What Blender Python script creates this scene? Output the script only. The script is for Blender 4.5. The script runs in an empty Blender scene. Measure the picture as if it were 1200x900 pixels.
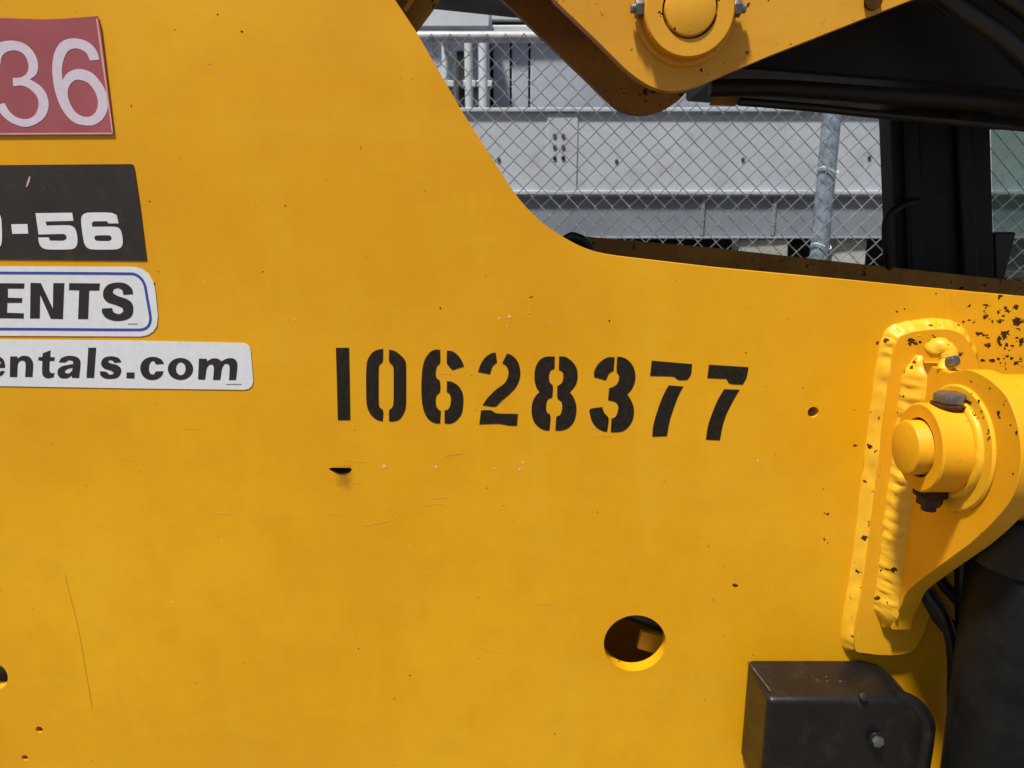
import bpy, bmesh, math, random
from mathutils import Vector, Matrix, noise
from mathutils.geometry import tessellate_polygon
R = math.radians
S = bpy.context.scene
COL = S.collection

# ------------------------------------------------------------------ camera
F_PX = 870.0; PITCH = 13.0; CAMZ = 1.6
cd = bpy.data.cameras.new('camera'); cam = bpy.data.objects.new('camera', cd); COL.objects.link(cam)
cd.sensor_width = 36; cd.lens = F_PX / 1200 * 36; cd.clip_start = 0.02; cd.clip_end = 500
cam.location = (0, 0, CAMZ); cam.rotation_euler = (R(90 - PITCH), 0, 0)
cd.dof.use_dof = True; cd.dof.focus_distance = 1.05; cd.dof.aperture_fstop = 11
S.camera = cam

# ------------------------------------------------------------------ world + sun
SUN_EL = 65.0; SUN_AZ = -38.0      # azimuth: 0 = straight behind the camera, negative = from the left
to_sun = Vector((math.sin(R(SUN_AZ)) * math.cos(R(SUN_EL)), -math.cos(R(SUN_AZ)) * math.cos(R(SUN_EL)), math.sin(R(SUN_EL))))
W = bpy.data.worlds.new('World'); S.world = W; W.use_nodes = True
wn = W.node_tree.nodes; bg = wn['Background']
sky = wn.new('ShaderNodeTexSky'); sky.sky_type = 'NISHITA'; sky.sun_disc = False
sky.sun_elevation = R(SUN_EL); sky.sun_rotation = math.atan2(to_sun.x, to_sun.y)
sky.dust_density = 2.5; sky.air_density = 1.0
W.node_tree.links.new(sky.outputs[0], bg.inputs[0]); bg.inputs[1].default_value = 0.065
sd = bpy.data.lights.new('sun', 'SUN'); sd.energy = 5.0; sd.angle = R(5); sd.color = (1, .965, .9)
sun = bpy.data.objects.new('sun', sd); COL.objects.link(sun)
sun.rotation_euler = to_sun.to_track_quat('Z', 'Y').to_euler()
S.view_settings.view_transform = 'Standard'; S.view_settings.look = 'None'
S.view_settings.exposure = 0.25; S.view_settings.gamma = 1

# ------------------------------------------------------------------ projection helpers (photo pixel -> point at real depth)
_cp, _sp = math.cos(R(PITCH)), math.sin(R(PITCH))
def ray(px, py):
    a = (px - 600) / F_PX; b = (450 - py) / F_PX
    return Vector((a, _cp + b * _sp, b * _cp - _sp))
def atY(px, py, Y):
    d = ray(px, py); return Vector((0, 0, CAMZ)) + d * (Y / d.y)
def atX(px, py, X):
    d = ray(px, py); return Vector((0, 0, CAMZ)) + d * (X / d.x)

# ------------------------------------------------------------------ object helpers
def thing(name, label, cat, loc=(0, 0, 0), group=None):
    o = bpy.data.objects.new(name, None); COL.objects.link(o); o.location = loc
    o['label'] = label; o['category'] = cat
    if group: o['group'] = group
    return o
def root_loc(p):
    v = Vector((0, 0, 0))
    while p is not None: v += p.location; p = p.parent
    return v
def obj(name, bm, m, parent=None, label=None, kind=None, smooth=30, bevel=0, seg=2):
    me = bpy.data.meshes.new(name); bmesh.ops.recalc_face_normals(bm, faces=bm.faces)
    bm.normal_update()
    if not len(bm.verts): raise RuntimeError(name)
    c = Vector((0, 0, 0))
    for v in bm.verts: c += v.co
    c /= len(bm.verts)
    for v in bm.verts: v.co -= c
    bm.to_mesh(me); bm.free()
    o = bpy.data.objects.new(name, me); COL.objects.link(o)
    me.materials.append(m)
    if smooth:
        for p in me.polygons: p.use_smooth = True
        me.set_sharp_from_angle(angle=R(smooth))
    o.location = c - root_loc(parent)
    if parent is not None: o.parent = parent
    if label: o['label'] = label
    if kind: o['kind'] = kind
    if bevel:
        b = o.modifiers.new('bevel', 'BEVEL'); b.width = bevel; b.segments = seg; b.limit_method = 'ANGLE'; b.angle_limit = R(40)
        b.harden_normals = False
    return o
def flat(bm, loops, off=None):
    """filled polygon (first loop outer, others holes) of 3D points; returns verts"""
    pts = [p for l in loops for p in l]
    vs = [bm.verts.new(p) for p in pts]
    for t in tessellate_polygon([[Vector(p) for p in l] for l in loops]):
        try: bm.faces.new([vs[i] for i in t])
        except ValueError: pass
    return vs
def slab(bm, loops, vec):
    """solid: loops extruded by vec"""
    vec = Vector(vec)
    a = flat(bm, loops); b = flat(bm, [[Vector(p) + vec for p in l] for l in loops])
    i = 0
    for l in loops:
        n = len(l)
        for k in range(n):
            bm.faces.new((a[i + k], a[i + (k + 1) % n], b[i + (k + 1) % n], b[i + k]))
        i += n
def box(bm, lo, hi):
    x0, y0, z0 = lo; x1, y1, z1 = hi
    v = [bm.verts.new(p) for p in ((x0,y0,z0),(x1,y0,z0),(x1,y1,z0),(x0,y1,z0),(x0,y0,z1),(x1,y0,z1),(x1,y1,z1),(x0,y1,z1))]
    for f in ((0,1,2,3),(4,5,6,7),(0,1,5,4),(1,2,6,5),(2,3,7,6),(3,0,4,7)): bm.faces.new([v[i] for i in f])
def cyl(bm, a, b, r, n=40, r2=None, cap=True, bev=0):
    a, b = Vector(a), Vector(b); r2 = r if r2 is None else r2
    d = (b - a).normalized(); u = d.orthogonal().normalized(); w = d.cross(u)
    st = [(a, r), (b, r2)]
    if bev:
        st = [(a, r - bev), (a + d * bev * .3, r - bev * .3), (a + d * bev, r), (b - d * bev, r2), (b - d * bev * .3, r2 - bev * .3), (b, r2 - bev)]
    rings = []
    for c, rr in st:
        rings.append([bm.verts.new(c + (u * math.cos(2*math.pi*k/n) + w * math.sin(2*math.pi*k/n)) * rr) for k in range(n)])
    for q in range(len(rings) - 1):
        for k in range(n):
            bm.faces.new((rings[q][k], rings[q][(k+1)%n], rings[q+1][(k+1)%n], rings[q+1][k]))
    if cap: bm.faces.new(rings[0]); bm.faces.new(rings[-1])
def ringcyl(bm, a, b, r, ri, n=48):
    """tube with a bore"""
    a, b = Vector(a), Vector(b); d = (b - a).normalized(); u = d.orthogonal().normalized(); w = d.cross(u)
    def ring(c, rr): return [bm.verts.new(c + (u*math.cos(2*math.pi*k/n) + w*math.sin(2*math.pi*k/n))*rr) for k in range(n)]
    bv = .0022
    L = [ring(a, ri), ring(a, r - bv), ring(a + d*bv, r), ring(b - d*bv, r), ring(b, r - bv), ring(b, ri)]
    for q in range(len(L)):
        A, B = L[q], L[(q+1) % len(L)]
        for k in range(n): bm.faces.new((A[k], A[(k+1)%n], B[(k+1)%n], B[k]))
def tube(bm, pts, r, n=10, cap=True, rough=0, seed=0):
    pts = [Vector(p) for p in pts]; rings = []; prev = None
    for i, p in enumerate(pts):
        d = ((pts[min(i+1, len(pts)-1)] - pts[max(i-1, 0)])).normalized()
        if prev is None: u = d.orthogonal().normalized()
        else:
            u = (prev - d * prev.dot(d)); u = u.normalized() if u.length > 1e-6 else d.orthogonal().normalized()
        prev = u; w = d.cross(u); rr = r[i] if isinstance(r, (list, tuple)) else r
        ring = []
        for k in range(n):
            q = rr
            dirn = u * math.cos(2*math.pi*k/n) + w * math.sin(2*math.pi*k/n)
            if rough: q = rr * (1 + rough * noise.noise((p + dirn * rr) * 90 + Vector((seed, 0, 0))) + rough * .6 * noise.noise((p + dirn * rr) * 260))
            ring.append(bm.verts.new(p + dirn * q))
        rings.append(ring)
    for q in range(len(rings)-1):
        for k in range(n): bm.faces.new((rings[q][k], rings[q][(k+1)%n], rings[q+1][(k+1)%n], rings[q+1][k]))
    if cap: bm.faces.new(rings[0]); bm.faces.new(rings[-1])
def catmull(pts, m=6, closed=False):
    pts = [Vector(p) for p in pts]; out = []; n = len(pts)
    for i in range(n if closed else n - 1):
        g = (lambda k: pts[k % n]) if closed else (lambda k: pts[max(0, min(n-1, k))])
        p0, p1, p2, p3 = g(i-1), g(i), g(i+1), g(i+2)
        for j in range(m):
            t = j / m
            out.append(.5*((2*p1) + (p2-p0)*t + (2*p0-5*p1+4*p2-p3)*t*t + (3*p1-3*p2+p3-p0)*t**3))
    if not closed: out.append(pts[-1])
    return out
def hexhead(bm, c, axis, r, h):
    c = Vector(c); axis = Vector(axis).normalized()
    cyl(bm, c, c + axis * h, r, n=6, bev=h * .18)
def circ(c, r, n, ax='Y'):
    return [Vector((c[0] + r*math.cos(2*math.pi*k/n), c[1], c[2] + r*math.sin(2*math.pi*k/n))) for k in range(n)]

# ------------------------------------------------------------------ materials
def mat(name):
    m = bpy.data.materials.new(name); m.use_nodes = True; nt = m.node_tree
    return m, nt, nt.nodes, nt.links, nt.nodes['Principled BSDF']
def rgbmix(nt, fac, a, b, mode='MIX'):
    n = nt.nodes.new('ShaderNodeMix'); n.data_type = 'RGBA'; n.blend_type = mode
    for s, v in ((0, fac), (6, a), (7, b)):
        if hasattr(v, 'is_output') or hasattr(v, 'links'): nt.links.new(v, n.inputs[s])
        else: n.inputs[s].default_value = v if s == 0 else (*v, 1)
    return n.outputs[2]
def nz(nt, scale, detail=4, rough=.6, vec=None, stretch=None):
    geo = nt.nodes.new('ShaderNodeNewGeometry'); src = geo.outputs['Position'] if vec is None else vec
    if stretch:
        mp = nt.nodes.new('ShaderNodeMapping'); mp.inputs['Scale'].default_value = stretch; nt.links.new(src, mp.inputs[0]); src = mp.outputs[0]
    n = nt.nodes.new('ShaderNodeTexNoise'); n.inputs['Scale'].default_value = scale; n.inputs['Detail'].default_value = detail
    n.inputs['Roughness'].default_value = rough; nt.links.new(src, n.inputs['Vector']); return n.outputs[0]
def ramp(nt, v, lo, hi, a=0., b=1.):
    n = nt.nodes.new('ShaderNodeMapRange'); n.inputs[1].default_value = lo; n.inputs[2].default_value = hi
    n.inputs[3].default_value = a; n.inputs[4].default_value = b; nt.links.new(v, n.inputs[0]); return n.outputs[0]
def mul(nt, a, b, op='MULTIPLY'):
    n = nt.nodes.new('ShaderNodeMath'); n.operation = op
    for i, v in enumerate((a, b)):
        if hasattr(v, 'links'): nt.links.new(v, n.inputs[i])
        else: n.inputs[i].default_value = v
    return n.outputs[0]
def bump(nt, h, strength, dist=.001, prev=None):
    n = nt.nodes.new('ShaderNodeBump'); n.inputs['Strength'].default_value = strength; n.inputs['Distance'].default_value = dist
    nt.links.new(h, n.inputs['Height'])
    if prev is not None: nt.links.new(prev, n.inputs['Normal'])
    return n.outputs[0]

YEL = (0.72, 0.332, 0.001)
def yellow(name, chips=.0, base=YEL, region=None, rough=.42, notch_shade=None):
    m, nt, N, L, P = mat(name)
    big = nz(nt, 2.2, 5, .55); mid = nz(nt, 14, 6, .65); fine = nz(nt, 220, 3, .6)
    c = rgbmix(nt, ramp(nt, big, .33, .68), (base[0]*.90, base[1]*.87, base[2]), (base[0]*1.06, base[1]*1.13, base[2]*4))
    c = rgbmix(nt, ramp(nt, mid, .46, .75, 0, .5), c, (base[0]*.86, base[1]*.84, base[2]*2.5))
    # vertical wipe marks and thin dust
    st = nz(nt, 9, 5, .7, stretch=(1.0, 1.0, .22)); c = rgbmix(nt, ramp(nt, st, .48, .78, 0, .4), c, (.74, .41, .02))
    c = rgbmix(nt, ramp(nt, fine, .62, .78, 0, .25), c, (.55, .24, .01))
    hz = nz(nt, 3, 6, .7, stretch=(.35, 1, 2.6)); c = rgbmix(nt, ramp(nt, hz, .5, .72, 0, .35), c, (.74, .39, .02))
    # tiny specks
    sp = nz(nt, 130, 2, .5); c = rgbmix(nt, ramp(nt, sp, .735, .76, 0, .55), c, (.16, .07, .015))
    if notch_shade:     # soft shade below the notch, painted into the plate colour
        g = N.new('ShaderNodeNewGeometry'); mp = N.new('ShaderNodeVectorMath'); mp.operation = 'SUBTRACT'; L.new(g.outputs['Position'], mp.inputs[0]); mp.inputs[1].default_value = notch_shade
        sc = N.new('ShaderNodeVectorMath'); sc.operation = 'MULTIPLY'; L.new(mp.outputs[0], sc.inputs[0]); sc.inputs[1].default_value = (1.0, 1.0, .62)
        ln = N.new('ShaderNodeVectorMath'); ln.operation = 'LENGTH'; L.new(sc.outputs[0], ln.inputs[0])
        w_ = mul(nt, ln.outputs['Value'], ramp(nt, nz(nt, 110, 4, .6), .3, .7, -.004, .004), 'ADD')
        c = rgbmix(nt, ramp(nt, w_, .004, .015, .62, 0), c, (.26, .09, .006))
    h = nz(nt, 420, 2, .5); b = bump(nt, h, .22, .0005); b = bump(nt, nz(nt, 24, 3, .5), .16, .0014, b)
    if chips:
        ch = nz(nt, 62, 5, .62); f = ramp(nt, ch, .66 - chips*.06, .672 - chips*.06)
        if region:
            g = N.new('ShaderNodeNewGeometry'); vd = N.new('ShaderNodeVectorMath'); vd.operation = 'DISTANCE'
            L.new(g.outputs['Position'], vd.inputs[0]); vd.inputs[1].default_value = region[0]
            # nearer to the centre the threshold falls, so chips crowd there
            fall = ramp(nt, vd.outputs['Value'], 0, region[1], .13, -.05)
            f = ramp(nt, mul(nt, ch, fall, 'ADD'), .665, .675)
        c = rgbmix(nt, f, c, (.055, .022, .006)); spn = ramp(nt, f, 0, 1, .36, .05); L.new(spn, P.inputs['Specular IOR Level'])
        b = bump(nt, mul(nt, f, -1.), .5, .0006, b)
        r_ = ramp(nt, f, 0, 1, rough, .75); L.new(r_, P.inputs['Roughness'])
    else:
        rr = ramp(nt, mid, .3, .7, rough - .05, rough + .1); L.new(rr, P.inputs['Roughness'])
    L.new(c, P.inputs['Base Color']); L.new(b, P.inputs['Normal'])
    P.inputs['Specular IOR Level'].default_value = .36
    return m
chip_c = atY(1185, 385, 1.0)
M_plate = yellow('yellow_plate_paint', chips=.3, notch_shade=tuple(atY(404, 560, 1.0)), region=(tuple(chip_c), .16))
M_yel = yellow('yellow_bracket_paint', chips=.0, base=(.71, .325, .002), rough=.48)
M_boom = yellow('yellow_boom_paint', chips=.05, base=(.64, .29, .008))
M_grime_shade = yellow('grimy_shaded_boom_paint', chips=.3, base=(.30, .135, .012), rough=.6)  # boom yellow darkened for parts in shade as well as for grime
M_weld = yellow('yellow_weld_paint', chips=.45, base=(.74, .385, .006), rough=.4)

def simple(name, col, rough=.5, metal=0, nscale=30, var=.25, bumps=.15, spec=.5, dirt=None):
    m, nt, N, L, P = mat(name)
    a = nz(nt, nscale, 6, .65); c = rgbmix(nt, ramp(nt, a, .3, .7), tuple(v*(1-var) for v in col), tuple(min(1, v*(1+var)) for v in col))
    if dirt: c = rgbmix(nt, ramp(nt, nz(nt, dirt[1], 5, .7), .55, .75, 0, dirt[2]), c, dirt[0])
    L.new(c, P.inputs['Base Color']); P.inputs['Metallic'].default_value = metal; P.inputs['Specular IOR Level'].default_value = spec
    L.new(ramp(nt, a, .3, .7, rough-.07, rough+.1), P.inputs['Roughness'])
    L.new(bump(nt, nz(nt, nscale*6, 3, .6), bumps, .001), P.inputs['Normal'])
    return m
M_ink = simple('stencil_ink', (.016, .011, .007), .6, nscale=130, var=.5, bumps=.08, spec=.2)
M_print = simple('sticker_ink', (.024, .019, .020), .4, nscale=60, var=.15, bumps=.03, spec=.4)
M_decal = simple('dark_vinyl', (.024, .018, .015), .36, nscale=8, var=.2, bumps=.03, spec=.5, dirt=((.09, .07, .05), 40, .35))
M_red = simple('red_vinyl', (.31, .075, .085), .35, nscale=7, var=.16, bumps=.03, dirt=((.30, .06, .09), 5, .6))
M_redline = simple('red_vinyl_edge', (.62, .30, .28), .4, var=.1)
M_white = simple('white_vinyl', (.66, .665, .69), .32, nscale=90, var=.05, bumps=.03, dirt=((.45, .45, .48), 25, .25))
M_whitenum = simple('white_numerals', (.58, .49, .57), .4, nscale=90, var=.05, bumps=.03)
M_blue = simple('blue_ink', (.035, .06, .30), .4, var=.1)
M_black = simple('black_paint', (.012, .0105, .0095), .5, nscale=12, var=.35, bumps=.12, spec=.3, dirt=((.035, .027, .02), 26, .4))
M_boxm = simple('black_box_paint', (.0075, .0062, .006), .38, nscale=20, var=.3, bumps=.25, spec=.35, dirt=((.05, .042, .034), 30, .3))
M_barrel = simple('cylinder_paint', (.0065, .006, .0055), .55, nscale=26, var=.35, bumps=.3, spec=.16, dirt=((.013, .0115, .010), 40, .5))
M_oldbolt = simple('dark_rusty_bolt', (.05, .035, .025), .6, metal=.5, nscale=80, var=.4, bumps=.4)
M_rubber = simple('hose_rubber', (.012, .012, .013), .42, var=.2)
M_bolt = simple('bolt_steel', (.22, .22, .21), .38, metal=.85, nscale=80, var=.3, bumps=.3, dirt=((.10, .05, .03), 60, .7))
M_rust_and_shade = simple('rusty_steel_and_shade', (.060, .025, .007), .85, nscale=80, var=.5, bumps=.5, spec=.08)  # real rust; in the notch the same dark colour serves as shade
M_wire = simple('galvanised_wire', (.80, .80, .79), .45, metal=.0, nscale=10, var=.12)
M_post = simple('galvanised_post', (.25, .31, .38), .5, metal=.25, nscale=28, var=.45, bumps=.3, dirt=((.13, .19, .26), 30, .7))
M_gird = simple('pale_grey_steel', (.41, .445, .49), .6, nscale=3, var=.12, bumps=.1, dirt=((.27, .27, .27), 11, .7))
M_gird2 = simple('blue_grey_steel', (.20, .225, .265), .6, nscale=4, var=.14, bumps=.1, dirt=((.18, .19, .21), 9, .5))
M_gird3 = simple('dark_primed_steel', (.05, .045, .042), .75, nscale=5, var=.3)
M_conc = simple('concrete', (.36, .36, .33), .85, nscale=14, var=.2, bumps=.5)
M_cont = simple('white_container_paint', (.52, .55, .57), .5, nscale=6, var=.08, dirt=((.42, .42, .41), 11, .5))
M_sheet = simple('grey_sheet_metal', (.37, .40, .45), .45, nscale=2.2, var=.18, dirt=((.25, .31, .44), 2.6, .8))
M_rail = simple('galvanised_rail', (.36, .37, .39), .5, metal=.2, nscale=14, var=.3)
M_scr2 = simple('pale_rub_marks', (.76, .42, .05), .55, var=.1)
M_gap = simple('shadow_gap_rubber', (.02, .02, .02), .8)
M_ground = simple('yard_gravel', (.13, .118, .10), .9, nscale=18, var=.35, bumps=.8)
def glass():
    m, nt, N, L, P = mat('tinted_glass')
    tr = N.new('ShaderNodeBsdfTransparent'); tr.inputs[0].default_value = (.62, .72, .68, 1)
    gl = N.new('ShaderNodeBsdfGlossy'); gl.inputs['Roughness'].default_value = .03
    df = N.new('ShaderNodeBsdfDiffuse'); df.inputs[0].default_value = (.35, .38, .35, 1)
    fr = N.new('ShaderNodeFresnel'); mx = N.new('ShaderNodeMixShader'); mx2 = N.new('ShaderNodeMixShader')
    L.new(ramp(nt, nz(nt, 9, 5, .7), .4, .75, .03, .22), mx2.inputs[0]); L.new(tr.outputs[0], mx2.inputs[1]); L.new(df.outputs[0], mx2.inputs[2])
    L.new(fr.outputs[0], mx.inputs[0]); L.new(mx2.outputs[0], mx.inputs[1]); L.new(gl.outputs[0], mx.inputs[2])
    L.new(mx.outputs[0], N['Material Output'].inputs[0]); return m
M_glass = glass()

# ------------------------------------------------------------------ ground
bm = bmesh.new(); g = 150; v = [bm.verts.new(p) for p in ((-g,-g,0),(g,-g,0),(g,g,0),(-g,g,0))]; bm.faces.new(v)
o = obj('ground', bm, M_ground, kind='structure', smooth=0)

# ------------------------------------------------------------------ background yard
def extr_x(bm, prof, x0, x1):
    """profile [(y,z)...] extruded along X"""
    slab(bm, [[Vector((x0, y, z)) for y, z in prof]], (x1 - x0, 0, 0))
def girder(name, label, Yf, ztop, zbot, fw, tf, x0, x1, m):
    """I girder; Yf front flange edge, fw flange width"""
    t = thing(name, label, 'girder', ((x0+x1)/2, Yf + fw/2, zbot))
    for nm, z0, z1 in (('top_flange', ztop - tf, ztop), ('bottom_flange', zbot, zbot + tf)):
        bm = bmesh.new(); box(bm, (x0, Yf, z0), (x1, Yf + fw, z1)); obj(nm, bm, m, t, bevel=.003)
    bm = bmesh.new(); yc = Yf + fw/2; box(bm, (x0, yc - .008, zbot + tf), (x1, yc + .008, ztop - tf)); obj('web', bm, m, t)
    return t
YG = 3.55
zt = atY(800, 126, YG).z; zb = atY(800, 228, YG).z
up = girder('steel_girder', 'pale grey steel girder lying level behind the fence, upper one with a bolted plate', YG, zt, zb, .05, .018, -3.2, 6.0, M_gird)
xa, xb = atY(640, 180, YG+.09).x, atY(675, 180, YG+.09).x
bm = bmesh.new(); box(bm, (xa, YG+.010, zb+.019), (xb, YG+.0165, zt-.019)); pl = obj('cover_plate', bm, M_gird, up, bevel=.003)
for i in range(2):
    for j in range(3):
        c = atY(650 + i*10, 159 + j*13, YG+.010); bm = bmesh.new(); hexhead(bm, (c.x, YG+.0098, c.z), (0, -1, 0), .010, .005); obj('bolt', bm, M_rust_and_shade if j == 2 else M_gird3, pl)
for px in (585, 720, 865, 1010):       # drain hole bolts in the web
    c = atY(px, 184 + (px % 7), YG+.09); bm = bmesh.new(); hexhead(bm, (c.x, YG+.0168, c.z), (0, -1, 0), .009, .005); obj('bolt', bm, M_gird3, up)
YL = 3.56
zt2 = atY(800, 237, YL).z; zb2 = atY(800, 280, YL).z
lo = girder('steel_girder', 'blue grey narrow steel girder lying under the pale grey girder behind the fence', YL, zb - .002, zb2, .05, .010, -3.2, 6.0, M_gird2)
for px in (822, 905):
    c = atY(px, 255, YL+.03).x; bm = bmesh.new(); box(bm, (c-.008, YL+.006, zb2+.0145), (c+.008, YL+.0165, zb-.0125)); obj('stiffener', bm, M_gird2, lo, bevel=.002)
# supports below the girders
blocks = [(660, 'nearest the yellow frame plate'), (897, 'left of the fence post'), (1000, 'just right of the fence post'), (1120, 'behind the black cab pillar')]
bx = [(atY(p, 285, YL).x, s) for p, s in blocks]
zrow = zb2 - .15
for i, (x, s) in enumerate(bx):
    w = .115 if i == 1 else .08
    bm = bmesh.new(); box(bm, (x-w, YL+.005+.01*i, zrow), (x+w, YL+.15, zb2-.001))
    for v in bm.verts: v.co += Vector([random.uniform(-.006, .006) if a < 2 else 0 for a in range(3)])
    b_ = obj('concrete_block', bm, M_conc, bevel=.006); b_['label'] = 'rough concrete block under the girders, ' + s; b_['category'] = 'block'; b_['group'] = 'concrete blocks under the girders'
lw = girder('steel_girder', 'dark deep steel girder at the bottom of the stack, below the concrete blocks', YL-.02, zrow-.001, .02, .34, .03, -3.2, 6.0, M_gird3)
dk = girder('steel_girder', 'added dark steel girder standing in for the shade farther back behind the stack', 4.05, zb2+.05, .02, .26, .03, -3.2, 6.0, M_gird3)  # added dark girder fills the gap where only shade lies

# white container with locking rods (upper left of the gap)
YC = 4.1
xl, xr = atY(455, 60, YC).x - 1.2, atY(573, 60, YC).x
ztc = atY(540, 5, YC).z
cont = thing('shipping_container', 'white shipping container with vertical locking rods behind the fence', 'container', ((xl+xr)/2, YC+1, 0))
bm = bmesh.new(); box(bm, (xl, YC, .12), (xr, YC+2.4, ztc)); obj('body', bm, M_cont, cont, bevel=.012)
bm = bmesh.new(); box(bm, (xl, YC-.06, atY(540, 36, YC).z), (xr+.01, YC-.001, ztc-.02)); obj('header_rail', bm, M_cont, cont, bevel=.01)
for i, (px, w, m, nm, d) in enumerate(((510, .012, M_sheet, 'door_seam', .004), (541, .022, M_gap, 'door_gap', .006), (557, .014, M_sheet, 'door_seam', .004))):
    x = atY(px, 100, YC).x; bm = bmesh.new(); box(bm, (x-w, YC-d, .3), (x+w, YC-.001, atY(540, 52 if i != 1 else 60, YC).z)); obj(nm, bm, m, cont)
for px, r in ((495, .016), (523, .018), (550, .022), (567, .026)):
    x = atY(px, 100, YC).x; bm = bmesh.new(); cyl(bm, (x, YC-.04, .3), (x, YC-.04, atY(540, 46, YC).z), r, 16); rod = obj('locking_rod', bm, M_cont, cont)
    for py in (100, 150):
        z = atY(px, py, YC).z; bm = bmesh.new(); box(bm, (x-.045, YC-.055, z-.016), (x+.045, YC-.0012, z+.016)); obj('rod_bracket', bm, M_cont, rod, bevel=.004)
# diagonal strut in front of the door
bm = bmesh.new(); cyl(bm, atY(518, 45, YC-.08), atY(534, 75, YC-.08), .011, 10); cyl(bm, atY(534, 75, YC-.08), atY(535, 130, YC-.08), .014, 10); obj('strut', bm, M_bolt, cont)

# grey corrugated sheet-sided box to the right of it
YS = 4.25
xs0, xs1 = xr + .012, 5.6
zts = atY(600, 16, YS).z; 
sh = thing('steel_bin', 'tall grey blue sheet metal bin standing behind the girders beside the white container', 'bin', ((xs0+xs1)/2, YS+.8, 0))
x = xs0; k = 0
ws = [.10, .10] + [.62]*8
for w in ws:
    if x > xs1: break
    bm = bmesh.new(); box(bm, (x+.006, YS + .012*(k % 2), .12), (x+w-.006, YS+.04, zts-.07)); obj('side_panel', bm, M_sheet, sh, bevel=.004); x += w; k += 1
bm = bmesh.new(); box(bm, (xs0, YS+.0405, .1), (xs1, YS+1.6, zts-.08)); obj('body', bm, M_gap, sh)
for z0, z1, m in ((zts-.045, zts, M_cont), (zts-.105, zts-.066, M_cont)):
    bm = bmesh.new(); box(bm, (xs0, YS-.05, z0), (xs1, YS+.041, z1)); obj('top_rail', bm, m, sh, bevel=.006)
bm = bmesh.new(); box(bm, (xs0, YS-.02, zts-.066), (xs1, YS+.0405, zts-.0452)); obj('rail_gap', bm, M_gap, sh)

# chain link fence
YF = 3.1
fence = thing('chain_link_fence', 'galvanised chain link fence with round post and top rail between the machine and the girders', 'fence', (1, YF, 0))
ztop = atY(560, 42, YF).z
bm = bmesh.new(); p = .0715; fx0, fx1 = -1.6, 4.2
def wire(bm, pts, r):
    prev = None; n = 4
    rings = []
    for q in pts:
        rings.append([bm.verts.new(q + Vector((r*math.cos(a), -r*.9*math.sin(a)*.7, r*math.sin(a)))) for a in (0, math.pi/2, math.pi, 3*math.pi/2)])
    for a, b in zip(rings, rings[1:]):
        for k in range(4): bm.faces.new((a[k], a[(k+1)%4], b[(k+1)%4], b[k]))
nx = int((fx1-fx0)/(p/2)); rows = int((ztop-.03)/(p/2))
for i in range(nx):
    x0 = fx0 + i*p/2; pts = []
    for j in range(rows+1):
        right = (j + i) % 2
        zz = ztop - j*p/2
        wob = Vector((noise.noise(Vector((x0*2.1, zz*2.3, 5))), 1.5*noise.noise(Vector((x0*1.3, zz*1.7, 9))), noise.noise(Vector((x0*1.9, zz*2.7, 15)))))*.008
        # at a crossing the left wire turns in front of the right one
        pts.append(Vector((x0 + (p/2 + .0016 if right else -.0016), YF - .034 + (.0022 if right else -.0022), zz)) + wob)
    wire(bm, pts, .0024)
obj('wire_mesh', bm, M_wire, fence, kind='stuff', smooth=60)
bm = bmesh.new(); cyl(bm, (fx0, YF, ztop-.004), (fx1, YF, ztop-.004), .021, 20); obj('top_rail', bm, M_rail, fence)
for px, py in ((967, 220),):
    for k in (-1, 0, 1):
        x = atY(px, py, YF+.02).x + k*2.55; bm = bmesh.new(); cyl(bm, (x, YF+.02, 0), (x, YF+.02, ztop+.05), .036, 28); po = obj('post', bm, M_post, fence)
        bm = bmesh.new(); cyl(bm, (x, YF+.02, ztop+.05), (x, YF+.02, ztop+.075), .041, 24, r2=.02); obj('post_cap', bm, M_post, po)
        for q in range(7):
            z = ztop - .2 - q*.3; bm = bmesh.new()
            tube(bm, [Vector((x + .042*math.cos(a), YF+.02+.042*math.sin(a) - .004, z + .012*math.sin(a*2))) for a in [math.pi*.95 + math.pi*1.1*t/12 for t in range(13)]], .0022, 6); obj('tie_wire', bm, M_wire, po)

# ------------------------------------------------------------------ THE MACHINE
tele = thing('telehandler', 'yellow telescopic handler seen close from its side, black number stencilled on its frame plate', 'telehandler', (.2, 1.3, 0))
PY = 1.0
# --- frame side plate
edge = [(380,-140),(463,0),(487,36),(540,128),(575,183),(598,219),(616,242),(637,262),(664,280),(690,292.5),(717,299.3),(771,306),(840,314),(920,321.5),(1000,329),(1080,337),(1200,348),(1330,360)]
E = [atY(a, b, PY) for a, b in edge]
ml = edge[5:11]
sm = catmull([atY(a, b, PY) for a, b in edge[4:12]], 5)
E = E[:4] + sm + E[12:]
outl = [Vector((-1.7, PY, .50)), Vector((-1.7, PY, 2.3))] + [Vector((E[0].x, PY, 2.3))] + E + [Vector((1.55, PY, E[-1].z-.05)), Vector((1.55, PY, .55)), Vector((.9, PY, .50))]
def hole(px, py, rpx, n=40):
    c = atY(px, py, PY); r = (atY(px+rpx, py, PY)-atY(px, py, PY)).length; return circ(c, r, n), c, r
holes = [hole(744, 754, 36.5)[0], hole(-10, 792, 19)[0], hole(46, 855, 4.2, 14)[0], hole(29, 888, 3.6, 14)[0], hole(953, 483, 6.5, 20)[0]]
dz = [(384.5,549.3),(389,548),(410,548.2),(412.5,550),(410,554.5),(404,557.5),(396,556.5),(389,552.5)]
dent = [atY(a, b, PY) for a, b in dz]
bm = bmesh.new(); slab(bm, [outl] + holes + [dent], (0, .022, 0))
plate = obj('frame_side_plate', bm, M_plate, tele, smooth=25, bevel=.0014)
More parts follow.
